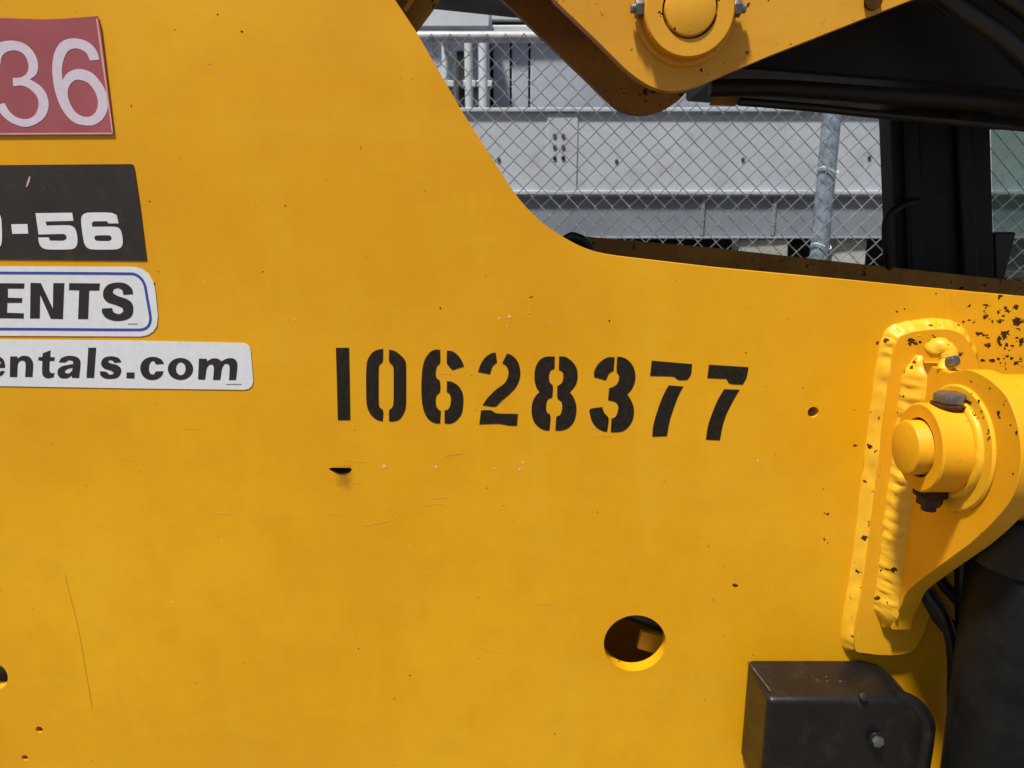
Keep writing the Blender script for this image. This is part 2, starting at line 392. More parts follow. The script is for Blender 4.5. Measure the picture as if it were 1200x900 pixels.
# small pressed notch in the plate below the number
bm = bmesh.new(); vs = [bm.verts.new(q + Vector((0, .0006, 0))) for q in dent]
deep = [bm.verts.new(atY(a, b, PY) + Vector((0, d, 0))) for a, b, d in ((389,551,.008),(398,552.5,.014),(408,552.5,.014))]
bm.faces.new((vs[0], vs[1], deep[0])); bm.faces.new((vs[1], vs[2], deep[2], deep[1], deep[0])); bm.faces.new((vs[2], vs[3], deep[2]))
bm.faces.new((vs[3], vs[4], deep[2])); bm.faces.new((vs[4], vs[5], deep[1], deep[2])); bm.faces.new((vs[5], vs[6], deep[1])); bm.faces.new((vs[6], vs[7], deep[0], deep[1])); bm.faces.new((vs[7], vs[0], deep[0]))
obj('pressed_notch', bm, M_rust_and_shade, plate, smooth=80)  # dark colour paints the shade inside the recess

# --- traced lettering (zoom coordinates -> photo pixel -> plate)
def Z(x0, y0, s, pts): return [(x0 + x/s, y0 + y/s) for x, y in pts]
def softly(l, lim=52):
    n = len(l)
    if n < 7: return l
    P2 = [Vector((a, b)) for a, b in l]
    corner = []
    for k in range(n):
        a = P2[k] - P2[k-1]; b = P2[(k+1) % n] - P2[k]
        corner.append(a.angle(b) > R(lim) if a.length > 1e-6 and b.length > 1e-6 else True)
    out = []
    for k in range(n):
        p1, p2 = P2[k], P2[(k+1) % n]
        p0 = p1 * 2 - p2 if corner[k] else P2[k-1]
        p3 = p2 * 2 - p1 if corner[(k+1) % n] else P2[(k+2) % n]
        L_ = (p2 - p1).length
        t1 = Vector((0, 0)) if False else (p2 - p0) * .5; t2 = (p3 - p1) * .5
        if t1.length > L_: t1 *= L_ / t1.length
        if t2.length > L_: t2 *= L_ / t2.length
        out.append(tuple(p1))
        if corner[k] and corner[(k+1) % n]: continue
        for t in (.25, .5, .75):
            q = p1*(2*t**3-3*t*t+1) + t1*(t**3-2*t*t+t) + p2*(-2*t**3+3*t*t) + t2*(t**3-t*t)
            out.append(tuple(q))
    return out
def glyph(name, parent, m, loops, dy=.0003, th=0.0002, sm=True):
    bm = bmesh.new()
    loops = [[softly(l) for l in lp] for lp in loops] if sm else loops
    for lp in loops:                 # each entry: list of loops (outer + holes)
        slab(bm, [[atY(a, b, PY) - Vector((0, dy, 0)) for a, b in l] for l in lp], (0, -th, 0))
    return obj(name, bm, m, parent, smooth=0)
A = lambda p: Z(380, 395, 8.183, p)
B = lambda p: Z(480, 400, 8.179, p)
C = lambda p: Z(610, 405, 8.0, p)
D = lambda p: Z(740, 410, 7.827, p)
def digit(loops): return glyph('stencil_digit', plate, M_ink, [[l] for l in loops])
digit([A([(112,102),(238,102),(244,400),(250,795),(130,795),(122,450)])])
digit([A([(565,112),(560,235),(528,270),(522,330),(522,620),(530,670),(565,705),(560,808),(500,790),(440,735),(408,650),(402,500),(402,340),(412,230),(450,160),(500,125)]),
       A([(622,120),(680,135),(745,185),(782,240),(785,400),(785,600),(775,700),(730,780),(680,805),(622,808),(622,705),(655,670),(665,600),(665,320),(655,270),(622,235)])])
digit([B([(292,80),(292,205),(262,240),(250,300),(258,350),(290,380),(292,480),(258,520),(250,570),(256,620),(275,650),(300,668),(292,785),(250,785),(190,755),(145,690),(122,600),(113,480),(115,360),(125,250),(150,165),(200,100),(245,80)]),
       B([(358,88),(410,95),(460,130),(500,185),(522,240),(410,275),(375,235),(356,205)]),
       B([(358,380),(400,385),(460,420),(500,475),(515,540),(510,640),(490,710),(440,765),(390,788),(335,785),(335,662),(370,650),(392,600),(395,540),(380,500),(356,485)])])
digit([B([(825,108),(838,200),(795,240),(770,315),(655,292),(690,200),(740,140),(790,112)]),
       B([(935,115),(990,140),(1040,200),(1060,290),(1050,370),(1010,450),(940,520),(870,580),(820,625),(700,612),(740,550),(830,460),(900,410),(935,360),(948,300),(930,240),(888,208)]),
       B([(685,660),(780,660),(830,688),(1038,695),(1028,808),(950,805),(850,790),(668,795)])])
digit([C([(320,102),(318,215),(280,235),(265,290),(275,345),(302,375),(298,485),(255,505),(240,560),(245,620),(280,655),(270,795),(220,790),(160,755),(115,690),(103,600),(115,520),(150,460),(178,435),(150,395),(132,330),(132,250),(150,180),(190,125),(250,102)]),
       C([(362,100),(420,105),(480,145),(525,210),(535,290),(520,360),(485,410),(462,435),(500,490),(522,560),(520,640),(495,720),(440,775),(380,795),(325,795),(335,665),(370,650),(388,600),(385,530),(345,490),(345,380),(385,350),(400,300),(395,250),(358,225)])])
digit([C([(882,108),(872,235),(830,260),(800,325),(690,295),(690,240),(730,170),(790,122),(830,108)]),
       C([(905,105),(940,105),(1000,130),(1050,185),(1075,260),(1070,340),(1040,410),(1000,455),(1040,520),(1062,590),(1055,680),(1020,750),(960,800),(880,812),(845,808),(852,685),(890,665),(910,620),(915,570),(890,530),(820,510),(830,400),(880,380),(915,340),(922,280),(900,245)]),
       C([(765,575),(785,630),(825,680),(812,805),(770,800),(710,765),(665,700),(645,610),(660,590)])])
digit([D([(185,98),(555,130),(545,225),(510,275),(430,275),(385,245),(170,238)]),
       D([(340,325),(475,335),(430,420),(385,540),(350,650),(325,790),(190,795),(200,690),(240,550),(285,430)])])
digit([D([(710,135),(1072,158),(1055,250),(1020,318),(900,308),(870,265),(695,258)]),
       D([(850,360),(990,365),(930,470),(870,590),(835,700),(810,828),(682,822),(700,700),(740,580),(790,460)])])

# --- red number sticker
def sticker(name, label, m, pts, dy=.0003, th=.0006):
    bm = bmesh.new(); slab(bm, [[atY(a, b, PY) - Vector((0, dy, 0)) for a, b in pts]], (0, -th, 0)); return obj(name, bm, m, tele, label=label, smooth=0)
EZ = lambda p: Z(0, 10, 5.629, p)
red = sticker('sticker', 'red sticker with large white numerals', M_red, [(-260,24),(-120,21)] + EZ([(0,65),(120,68),(300,75),(480,66),(650,52),(668,120),(755,834)]) + [(0,159),(-260,160)], .0012, .0009)
glyph('numeral', red, M_whitenum, [[EZ([(-20,240),(30,220),(100,215),(170,235),(225,285),(258,360),(250,430),(205,470),(270,510),(315,570),(328,650),(300,720),(240,765),(180,782),(120,770),(60,740),(10,690),(-20,640),(38,625),(70,680),(120,720),(190,730),(240,700),(262,640),(250,580),(200,530),(150,510),(95,515),(92,460),(150,455),(190,420),(195,370),(170,310),(120,280),(60,285),(20,320),(10,375),(-50,370),(-40,300)])]], .0022)
glyph('numeral', red, M_whitenum, [[EZ([(662,340),(600,345),(580,300),(545,275),(500,265),(455,285),(430,330),(415,400),(420,475),(450,430),(500,405),(550,403),(610,425),(660,475),(700,540),(718,620),(712,680),(680,735),(630,768),(570,772),(500,755),(440,700),(395,620),(365,520),(352,400),(365,300),(400,235),(450,205),(510,200),(570,215),(620,250),(650,295)]),
      EZ([(500,475),(460,520),(455,580),(475,640),(510,690),(560,715),(610,710),(645,670),(652,610),(630,545),(590,495),(545,475)])]], .0022)
glyph('edge_line', red, M_redline, [[[(-260,156.5),(0,156.2)] + EZ([(745,820),(748,830)]) + [(0,158),(-260,158.5)]]], .0022)
glyph('edge_line', red, M_redline, [[EZ([(640,70),(650,70),(668,180),(752,815),(744,815),(655,180)])]], .0022)

# --- dark model decal
FZ = lambda p: Z(0, 180, 6.667, p)
dec = sticker('decal', 'dark rectangular decal with white model numerals', M_decal, [(-260,194)] + FZ([(0,90),(1025,82),(1045,90),(1052,108),(1100,430),(1150,838)]) + [(0,304),(-260,305)])
NUM = [[FZ([(-260,462),(-30,462),(0,475),(14,510),(18,560),(20,650),(14,710),(-10,740),(-40,745),(-250,745),(-290,700),(-300,600),(-295,500)]), FZ([(-220,540),(-70,540),(-55,560),(-55,650),(-70,668),(-220,668),(-235,640),(-235,560)])]]
glyph('numeral', dec, M_white, NUM, .0010)
glyph('hyphen', dec, M_white, [[FZ([(92,552),(218,550),(225,625),(100,627)])]], .0010)
glyph('numeral', dec, M_white, [[FZ([(282,465),(568,462),(578,525),(360,530),(368,562),(540,560),(585,580),(605,630),(608,700),(590,735),(550,748),(380,748),(335,735),(312,705),(302,655),(385,655),(395,680),(500,680),(525,665),(522,640),(500,628),(305,632)])]], .0010)
glyph('numeral', dec, M_white, [[FZ([(690,462),(870,462),(915,480),(930,545),(850,545),(840,528),(735,530),(722,545),(725,572),(900,572),(940,590),(958,640),(962,700),(945,735),(900,748),(720,748),(680,730),(660,690),(645,600),(638,520),(650,480)]), FZ([(755,640),(740,655),(748,675),(765,682),(860,682),(878,665),(870,645),(850,638)])]], .0010)
glyph('scratch', dec, M_redline, [[FZ([(232,178),(242,182),(235,220),(215,262),(207,258),(215,225)])]], .0010)

# --- white name sticker with blue border
GZ = lambda p: Z(0, 300, 6.0, p)
ws_ = sticker('sticker', 'white sticker with a thin blue border and black capitals', M_white, [(-260,312)] + GZ([(0,72),(940,76),(1000,90),(1050,128),(1080,180),(1095,250),(1112,420),(1105,490),(1080,530),(1040,555),(990,565),(0,560)]) + [(-260,393)])
def band(pts, w):
    P2 = [Vector((a, b)) for a, b in pts]; l, r = [], []
    for i, q in enumerate(P2):
        d = (P2[min(i+1, len(P2)-1)] - P2[max(0, i-1)]).normalized(); n = Vector((-d.y, d.x)) * w/2
        l.append(tuple(q+n)); r.append(tuple(q-n))
    return l + r[::-1]
glyph('blue_border', ws_, M_blue, [[band([(-255,319.3)] + GZ([(0,118),(925,124),(965,135),(1000,165),(1022,210),(1038,300),(1060,430),(1052,480),(1025,508),(980,518),(0,512)]) + [(-255,385.5)], 3.0)]], .0010)
for lt in (GZ([(-40,190),(175,192),(172,228),(58,228),(58,292),(160,295),(158,328),(55,328),(52,398),(170,402),(170,438),(-45,435)]),
           GZ([(218,188),(290,190),(375,370),(378,190),(455,190),(445,442),(360,440),(285,270),(282,438),(215,438)]),
           GZ([(490,190),(705,192),(700,242),(630,242),(622,442),(552,442),(560,240),(488,238)]),
           GZ([(938,268),(870,272),(862,240),(830,225),(800,235),(795,258),(830,280),(890,300),(930,330),(940,380),(925,425),(880,450),(810,455),(750,435),(722,400),(720,368),(790,365),(800,395),(840,408),(870,390),(865,365),(820,345),(760,325),(730,290),(732,240),(765,200),(830,185),(890,195),(930,230)])):
    glyph('letter', ws_, M_print, [[lt]], .0010)
glyph('fine_print', ws_, M_print, [[GZ([(905+i*11, 474), (912+i*11, 474), (912+i*11, 480), (905+i*11, 480)])] for i in range(6)], .0010)

# --- web address sticker
HZ = lambda p: Z(0, 395, 8.0, p); IZ = lambda p: Z(150, 395, 8.0, p)
wb = sticker('sticker', 'long white sticker with a black web address in lower case', M_white, [(-260,395.5),(0,397.6),(150,399),(285,402),(289,403),(292.5,406),(294,411),(297,447),(295.5,452),(291.5,455.6),(286,456.6),(150,454.8),(0,452.2),(-260,450)])
def ell(cx, cy, rx, ry, n=26): return [(cx + rx*math.cos(2*math.pi*k/n), cy + ry*math.sin(2*math.pi*k/n)) for k in range(n)]
for lp in ([HZ([(-90,270),(-80,215),(-40,180),(0,182),(38,212),(52,265),(50,287),(-35,287),(-25,318),(5,325),(20,312),(48,318),(30,350),(-10,368),(-55,360),(-85,320)]), HZ([(-32,250),(-15,220),(5,222),(12,250)])],
           [HZ([(100,180),(165,180),(170,200),(210,175),(270,180),(305,215),(315,260),(308,372),(240,372),(245,250),(230,220),(195,222),(172,250),(165,372),(97,372)])],
           [HZ([(405,150),(478,122),(475,185),(518,188),(512,222),(470,222),(468,315),(485,335),(515,335),(505,375),(455,385),(415,370),(400,335),(402,222),(362,215),(368,185),(402,185)])],
           [HZ([(555,235),(580,195),(640,175),(710,180),(752,210),(758,260),(745,382),(680,380),(675,360),(630,385),(570,380),(545,345),(550,300),(590,270),(650,258),(690,250),(690,225),(650,215),(615,235)]), HZ([(685,285),(640,295),(612,315),(615,335),(650,340),(680,315)])],
           [HZ([(832,98),(905,98),(885,382),(815,380)])],
           [HZ([(1140,235),(1075,240),(1060,220),(1030,215),(1015,228),(1040,245),(1100,260),(1135,290),(1138,330),(1110,375),(1050,390),(985,385),(945,355),(942,318),(1000,325),(1030,350),(1065,345),(1068,328),(1040,312),(985,295),(955,265),(955,225),(985,190),(1045,178),(1105,190),(1130,210)])],
           [Z(0, 380, 4.0, [(595,225),(632,225),(632,253),(595,252)])],
           [IZ([(340,250),(265,255),(250,225),(225,225),(205,255),(200,310),(215,345),(245,350),(265,320),(335,318),(320,360),(270,395),(200,398),(150,370),(122,320),(122,260),(150,215),(200,188),(260,185),(310,205),(335,235)])],
           [IZ(ell(495, 297, 118, 103)), IZ(ell(498, 295, 45, 60))],
           [IZ([(668,200),(740,202),(745,225),(790,200),(840,200),(880,225),(930,200),(985,198),(1020,225),(1028,270),(1015,400),(950,402),(955,280),(940,250),(910,250),(885,290),(868,400),(800,400),(808,280),(790,255),(765,260),(742,290),(725,398),(660,395)])]):
    glyph('letter', wb, M_print, [lp], .0010)
glyph('fine_print', wb, M_print, [[IZ([(925+i*16, 437), (936+i*16, 437.5), (936+i*16, 445), (925+i*16, 444)])] for i in range(9)], .0010)

# --- scuffs, chips and a long scratch on the plate
rnd = random.Random(7)
def blob(bm, px, py, r, asp=1., n=9, dy=.0002):
    pts = []; ph = rnd.random()*6
    for k in range(n):
        a = 2*math.pi*k/n; q = r*rnd.uniform(.55, 1.15); pts.append(atY(px + math.cos(a+ph)*q*asp, py + math.sin(a+ph)*q, PY) - Vector((0, dy, 0)))
    slab(bm, [pts], (0, -.0001, 0))
M_scuff = simple('scuffed_primer', (.72, .56, .36), .6, var=.1)
bm = bmesh.new()
for x, y, r in ((597,371,2.2),(585,373,1.6),(619,366,1.4),(594,382,1.0),(450,546,2.0),(447,549,.8),(511,547,1.7),(580,549,1.2),(609,550,1.9),(613,542,1.2),(604,546,.8),(622,548,.8),(650,547,.9),(203,706,1.2),(645,377,1.0),(600,360,.8),(820,560,.8),(888,540,1.2),(480,640,.7),(345,375,.8),(240,330,.8),(590,600,.7),(260,90,.7),(1032,420,1.1),(920,395,.8)):
    blob(bm, x, y, r)
obj('scuff_marks', bm, M_scuff, plate, kind='stuff', smooth=0)
bm = bmesh.new()
for x, y, r, s in ((154,124,1.8,.5),(175,236,1.1,1),(714,376,1.6,.6),(516,361,1.2,1),(862,686,2.6,1.6),(966,632,1.6,.8),(970,636,1.0,1),(970,602,1.5,1.4),(1028,402,2.2,1),(1033,415,2.6,.7),(1051,365,1.2,1.2),(966,601,1.2,1),(965,573,.9,1),(255,17,.9,1.3),(283,37,1.0,2),(205,35,.8,1),(570,572,.8,1),(1002,522,1.6,2.2),(1001,480,.8,1),(1129,377,1.6,1.1),(1060,362,1.0,1),(1097,344,1.2,.8),(874,413,.9,1),(553,440,.7,1),(60,520,.6,1),(300,240,.6,1),(430,300,.6,1),(700,600,.8,1),(830,640,.7,1),(560,700,.7,1),(420,760,.8,1),(230,800,.7,1),(650,860,.8,1)):
    blob(bm, x, y, r, s)
for k in range(34):   # flaked patch by the machine's upper edge
    cx, cy = rnd.choice(((1178,367),(1185,372),(1160,397),(1172,402),(1190,404),(1195,398),(1168,420),(1185,425),(1150,420),(1196,424)))
    blob(bm, cx + rnd.gauss(0, 6), cy + rnd.gauss(0, 3), rnd.uniform(.6, 2.6), rnd.uniform(.8, 2.2), 7)
obj('paint_chips', bm, M_rust_and_shade, plate, kind='stuff', smooth=0)
bm = bmesh.new()
M_scr = simple('scratch_line', (.62, .275, .002), .6, var=.1)
slab(bm, [[atY(a, b, PY) - Vector((0, .0002, 0)) for a, b in band([(76,673),(80,690),(86,712),(92,738),(97,765),(101,790),(104,806),(108,830)], .9)]], (0, -.0001, 0))
obj('scratch', bm, M_scr, plate, smooth=0)

def fillet(bm, path, A, B, closed=False, conv=.0022, amp=.0012, seed=0, n=7, fade=0):
    """weld bead between two toe lines: A(i), B(i) give offset vectors from path point i"""
    rows = []; m = len(path)
    for i, q in enumerate(path):
        a, b = q + A(i), q + B(i); row = []
        f = 1 if not fade else min(1, .25 + min(i, m-1-i) / fade)
        for k in range(n):
            t = k/(n-1); p_ = a.lerp(b, t)
            d = OUTV(a - q, b - q)
            am = conv * math.sin(math.pi*t) * 1.0
            tw = (b - a).normalized() * (noise.noise((q + Vector((seed*3, 0, 0))) * 60) + .5*noise.noise((q - Vector((seed*3, 0, 0))) * 170)) * .0022 * (2*t - 1)**2
            nn = noise.noise((p_ + Vector((seed, 0, 0))) * 75) + .6*noise.noise((p_ + Vector((0, seed, 0))) * 190) + .35*noise.noise(p_ * 420) + .3*noise.noise(p_ * 800)
            rip = .25*math.sin(i*.9 + 3*(t-.5)**2*2 + noise.noise(q*30)*3)
            row.append(bm.verts.new(q + tw + (p_ - q)*f + d*(am + amp*(nn + rip)*(.35 + math.sin(math.pi*t)))))
        rows.append(row)
    for i in range(m if closed else m-1):
        A_, B_ = rows[i], rows[(i+1) % m]
        for k in range(n-1): bm.faces.new((A_[k], A_[k+1], B_[k+1], B_[k]))
def OUTV(a, b):
    d = (a + b); return d.normalized() if d.length > 1e-6 else Vector((0, -1, 0))

bm = bmesh.new()
for k in range(46):
    x, y = rnd.gauss(560, 260), rnd.gauss(470, 190)
    if not (20 < x < 960) or y < 20 or (y < 340 and x > 470) or (x < 310 and y < 470): continue
    L_, an = rnd.uniform(4, 34), rnd.choice((0, 0, .1, -.08, 1.5, .7)) + rnd.gauss(0, .1)
    p_ = [(x + L_*t*math.cos(an), y + L_*t*math.sin(an) + 1.2*math.sin(t*3 + k)) for t in (0, .25, .5, .75, 1)]
    slab(bm, [[atY(a, b, PY) - Vector((0, .0002, 0)) for a, b in band(p_, rnd.uniform(.25, .6))]], (0, -.0001, 0))
obj('rub_marks', bm, M_scr2, plate, kind='stuff', smooth=0)

# --- bracket for the levelling cylinder
XE = .548
br = bpy.data.objects.new('cylinder_bracket', None); COL.objects.link(br)
CB = Vector((XE, .875, 1.318)); br.location = CB - tele.location; br.parent = tele
pad_px = [(1049,402),(1060,391),(1088,386),(1116,387),(1133,400),(1145,434),(1140,520),(1128,600),(1094,700),(1080,742),(1062,764),(1014,764),(1000,750),(1014,660),(1030,530),(1042,440)]
pad = [atY(a, b, .985) for a, b in pad_px]
bm = bmesh.new(); slab(bm, [catmull([Vector((q.x, PY - .0005, q.z)) for q in pad], 5, True)], (0, -.018, 0)); obj('base_pad', bm, M_yel, br, bevel=.003)
pc = sum(pad, Vector()) / len(pad)
pp = []
base_ = catmull([Vector((q.x, PY, q.z)) for q in pad], 14, True)
bm = bmesh.new()
def outn(i):
    t = base_[(i+1) % len(base_)] - base_[i-1]; nn = Vector((t.z, 0, -t.x)).normalized()
    return nn if nn.dot(base_[i] - pc) > 0 else -nn
ON = [outn(i) for i in range(len(base_))]
fillet(bm, base_, lambda i: ON[i]*.0125 + Vector((0, .0004, 0)), lambda i: ON[i]*-.0055 + Vector((0, -.0178, 0)), closed=True, seed=2, conv=.0024, amp=.0021)
obj('weld_bead', bm, M_weld, br, smooth=70)
# the upright ear
ear_px = [(1113,437),(1133,433),(1152,440),(1168,452),(1181,467),(1191,492),(1196,520),(1196,545),(1191,570),(1181,592),(1162,614),(1136,638),(1093,669),(1064,692),(1046,710),(1038,726),(1038,742)]
ear = [atX(a, b, XE) for a, b in ear_px]
for k, y, py in ((-3, .947, 707), (-2, .959, 724), (-1, .962, 738)):       # foot of the ear, where it runs out on the pad
    ear[k] = Vector((XE, y, atY(1045, py, y).z))
earf = catmull(ear[:11], 3)[:-1] + catmull(ear[10:], 2)
ear_loop = earf + [Vector((XE, .985, ear[-1].z)), Vector((XE, .985, ear[0].z))]
bm = bmesh.new(); slab(bm, [ear_loop], (.026, 0, 0)); obj('ear_plate', bm, M_yel, br, smooth=25, bevel=.003)
bm = bmesh.new(); za, zb_ = ear[0].z + .010, ear[-1].z - .006
fillet(bm, [Vector((XE, .9805, za + (zb_-za)*t/150)) for t in range(151)], lambda i: Vector((-.021, .001, 0)), lambda i: Vector((.001, -.026, 0)), seed=4, fade=14, conv=.0024, amp=.0021)
obj('weld_bead', bm, M_weld, br, smooth=70)
bm = bmesh.new(); tube(bm, catmull([atY(1086,414,.955), atY(1100,407,.95), atY(1110,412,.945), atY(1111,424,.94), atY(1104,436,.93)], 6), [.006,.009,.011,.012,.012,.012,.012,.012,.012,.012,.012,.012,.012,.012,.012,.011,.011,.011,.010,.010,.009,.009,.008,.007,.006], 12, rough=.2, seed=9); obj('weld_bead', bm, M_weld, br, smooth=60)
bm = bmesh.new(); c = atY(1111, 424, .93); cyl(bm, c, c + Vector((.004, -.012, .004)), .007, 12, bev=.002); obj('grease_nipple', bm, M_bolt, br)
# far side hub behind the ear
bm = bmesh.new(); cyl(bm, CB + Vector((.027, 0, 0)), CB + Vector((.16, 0, 0)), .090, 56, bev=.003); obj('rear_hub', bm, M_yel, br)
bm = bmesh.new(); ringcyl(bm, CB + Vector((-.0045, 0, 0)), CB + Vector((.001, 0, 0)), .078, .03, 64); obj('collar_ring', bm, M_weld, br)
bm = bmesh.new(); tube(bm, [CB + Vector((-.005, .056*math.cos(a), .056*math.sin(a))) for a in [2*math.pi*k/90 for k in range(91)]], .0062, 12, rough=.14, cap=False, seed=5); obj('weld_bead', bm, M_weld, br, smooth=60)
bm = bmesh.new(); ringcyl(bm, CB + Vector((-.047, 0, 0)), CB + Vector((.002, 0, 0)), .055, .0372, 64); obj('boss', bm, M_yel, br)
bm = bmesh.new(); cyl(bm, CB + Vector((-.064, 0, 0)), CB + Vector((.15, 0, 0)), .0335, 56, bev=.003); obj('pin', bm, M_yel, br)
bm = bmesh.new(); tube(bm, [CB + Vector((-.040, .0352*math.cos(a), .0352*math.sin(a))) for a in [2*math.pi*k/50 for k in range(51)]], .0022, 6, rough=.5, cap=False); obj('rust_ring', bm, M_rust_and_shade, br)
cb = CB + Vector((-.018, -.004, 0))
bm = bmesh.new(); cyl(bm, cb + Vector((0,0,.052)), cb + Vector((0,0,.0575)), .021, 28, bev=.001); obj('washer', bm, M_rust_and_shade, br)
bm = bmesh.new(); hexhead(bm, cb + Vector((0,0,.0577)), (0,0,1), .019, .012); obj('bolt_head', bm, M_bolt, br)
cbb = CB + Vector((-.024, 0, 0))
bm = bmesh.new(); cyl(bm, cbb + Vector((0,0,-.053)), cbb + Vector((0,0,-.063)), .020, 28, bev=.002); obj('washer', bm, M_rust_and_shade, br)
bm = bmesh.new(); hexhead(bm, cbb + Vector((0,0,-.0632)), (0,0,-1), .0155, .012); nt_ = obj('nut', bm, M_oldbolt, br)
bm = bmesh.new(); cyl(bm, cbb + Vector((0,0,-.0755)), cbb + Vector((0,0,-.083)), .009, 16, bev=.001); obj('bolt_end', bm, M_oldbolt, br)

bm = bmesh.new()
def chipX(px, py, r, asp=1., X=XE-.0002):
    ph = rnd.random()*6; pts = []
    for k in range(8):
        a = 2*math.pi*k/8; q = r*rnd.uniform(.5, 1.2); pts.append(atX(px + math.cos(a+ph)*q*asp, py + math.sin(a+ph)*q, X))
    slab(bm, [pts], (-.0001, 0, 0))
for x, y, r, a in ((1170,484,3.6,.6),(1171,489,2.2,.8),(1191,507,3.2,.5),(1184,498,1.1,1),(1176,474,1.2,1),(1160,455,1.4,.8),(1138,447,1.2,1),(1120,600,1,1),(1178,470,1,1),(1187,555,1.4,.7),(1150,625,1.1,1)): chipX(x, y, r, a)
for x, y, r, a in ((1130,470,3.2,1.7),(1136,472,2.2,1.3),(1147,470,2.0,1.0),(1126,467,1.8,1.4),(1150,482,1.2,1),(1152,489,1,1)): chipX(x, y, r, a, XE-.0050)
obj('paint_chips', bm, M_rust_and_shade, br, kind='stuff', smooth=0)
bm = bmesh.new()
for x, y, r, a in ((1068,399,3.4,1.3),(1072,402,2.6,1.5),(1066,403,2.2,1),(1078,401,1.6,1.6),(1096,396,2.6,1.2),(1093,393,1.4,1),(1125,415,2.8,1.2),(1114,404,1.2,1),(1128,413,1.2,1)):
    pts = []; ph = rnd.random()*6
    for k in range(8):
        q = r*rnd.uniform(.5, 1.2); t = 2*math.pi*k/8; pts.append(atY(x + math.cos(t+ph)*q*a, y + math.sin(t+ph)*q, PY-.0187))
    slab(bm, [pts], (0, -.0001, 0))
obj('paint_chips', bm, M_rust_and_shade, br, kind='stuff', smooth=0)

# --- levelling cylinder hanging from the pin
lc = bpy.data.objects.new('hydraulic_cylinder', None); COL.objects.link(lc); cc = Vector((.685, .86, 1.2)); lc.location = cc - tele.location; lc.parent = tele
bm = bmesh.new(); cyl(bm, (.69, .87, .35), (.665, .865, 1.235), .078, 64, bev=.004); obj('barrel', bm, M_barrel, lc)
bm = bmesh.new(); cyl(bm, (.668, .866, 1.175), (.664, .865, 1.245), .084, 64, bev=.004); obj('end_cap', bm, M_black, lc)
bm = bmesh.new(); box(bm, (.715, .80, 1.2), (.775, .94, 1.34)); obj('clevis', bm, M_black, lc, bevel=.01)

# --- hoses behind the bracket
def hose(pts, r, name='hose', parent=tele, m=M_rubber):
    bm = bmesh.new(); tube(bm, catmull(pts, 8), r, 14); return obj(name, bm, m, parent)
hose([atY(1150,640,.985), atY(1095,668,.975), atY(1085,690,.965), atY(1105,720,.955), atY(1116,760,.955), atY(1117,820,.955), atY(1116,900,.96), atY(1112,990,.96)], .0085)
hose([atY(1072,672,.99), atY(1088,700,.985), atY(1112,735,.975), atY(1140,752,.97), atY(1180,760,.97)], .012)
hose([atY(1090,662,.99), atY(1110,690,.98), atY(1135,712,.97), atY(1175,725,.97)], .008)
hose([atY(1128,600,.97), atY(1130,720,.97), atY(1128,800,.972), atY(1124,900,.97), atY(1120,1000,.97)], .012)

# --- black control box
bxp = bpy.data.objects.new('black_box', None); COL.objects.link(bxp); bxp.location = Vector((.46, .95, .86)) - tele.location; bxp.parent = tele; bxp['label'] = 'black painted steel box bolted to the frame plate'
prof = [(.355,.944),(.524,.944),(.556,.934),(.578,.914),(.584,.90),(.584,.78),(.37,.765),(.355,.785)]
bm = bmesh.new(); slab(bm, [[Vector((x, .903, z)) for x, z in prof]], (0, .096, 0)); obj('housing', bm, M_boxm, bxp, bevel=.009, seg=4)
bm = bmesh.new(); tube(bm, catmull([(.535,.916,.940),(.562,.912,.930),(.580,.908,.908),(.584,.908,.88),(.584,.908,.82),(.584,.908,.74)], 6), .0105, 16); obj('edge_tube', bm, M_boxm, bxp)
bm = bmesh.new(); tube(bm, [atY(878+i*2.35, 776+i*3.1, .9985-.0082*i) + Vector((-.0015, -.0, .001)) for i in range(12)], .0011, 6, rough=.4); obj('corner_weld', bm, M_bolt, bxp)
c = atY(1026, 865, .900); bm = bmesh.new(); cyl(bm, c, c - Vector((0, .004, 0)), .011, 24, bev=.001); obj('washer', bm, M_boxm, bxp)
bm = bmesh.new(); hexhead(bm, c - Vector((0, .0042, 0)), (0, -1, 0), .0085, .006); obj('bolt_head', bm, M_bolt, bxp)
c = atY(1011, 817, .905); bm = bmesh.new(); cyl(bm, c, c + Vector((0, -.004, .003)), .006, 12, bev=.001); obj('plug', bm, M_black, bxp)
bm = bmesh.new()
for k in range(11):
    x = rnd.gauss(.465, .03); y = rnd.gauss(.945, .016); r = rnd.choice((.0006,.0008,.0011,.0016,.0026)); pts = [Vector((x + r*math.cos(a)*rnd.uniform(.6,1.2), y + r*math.sin(a)*rnd.uniform(.6,1.2), .9443)) for a in [2*math.pi*q/7 for q in range(7)]]
    slab(bm, [pts], (0, 0, .0004))
obj('paint_chips', bm, M_bolt, bxp, kind='stuff', smooth=0)

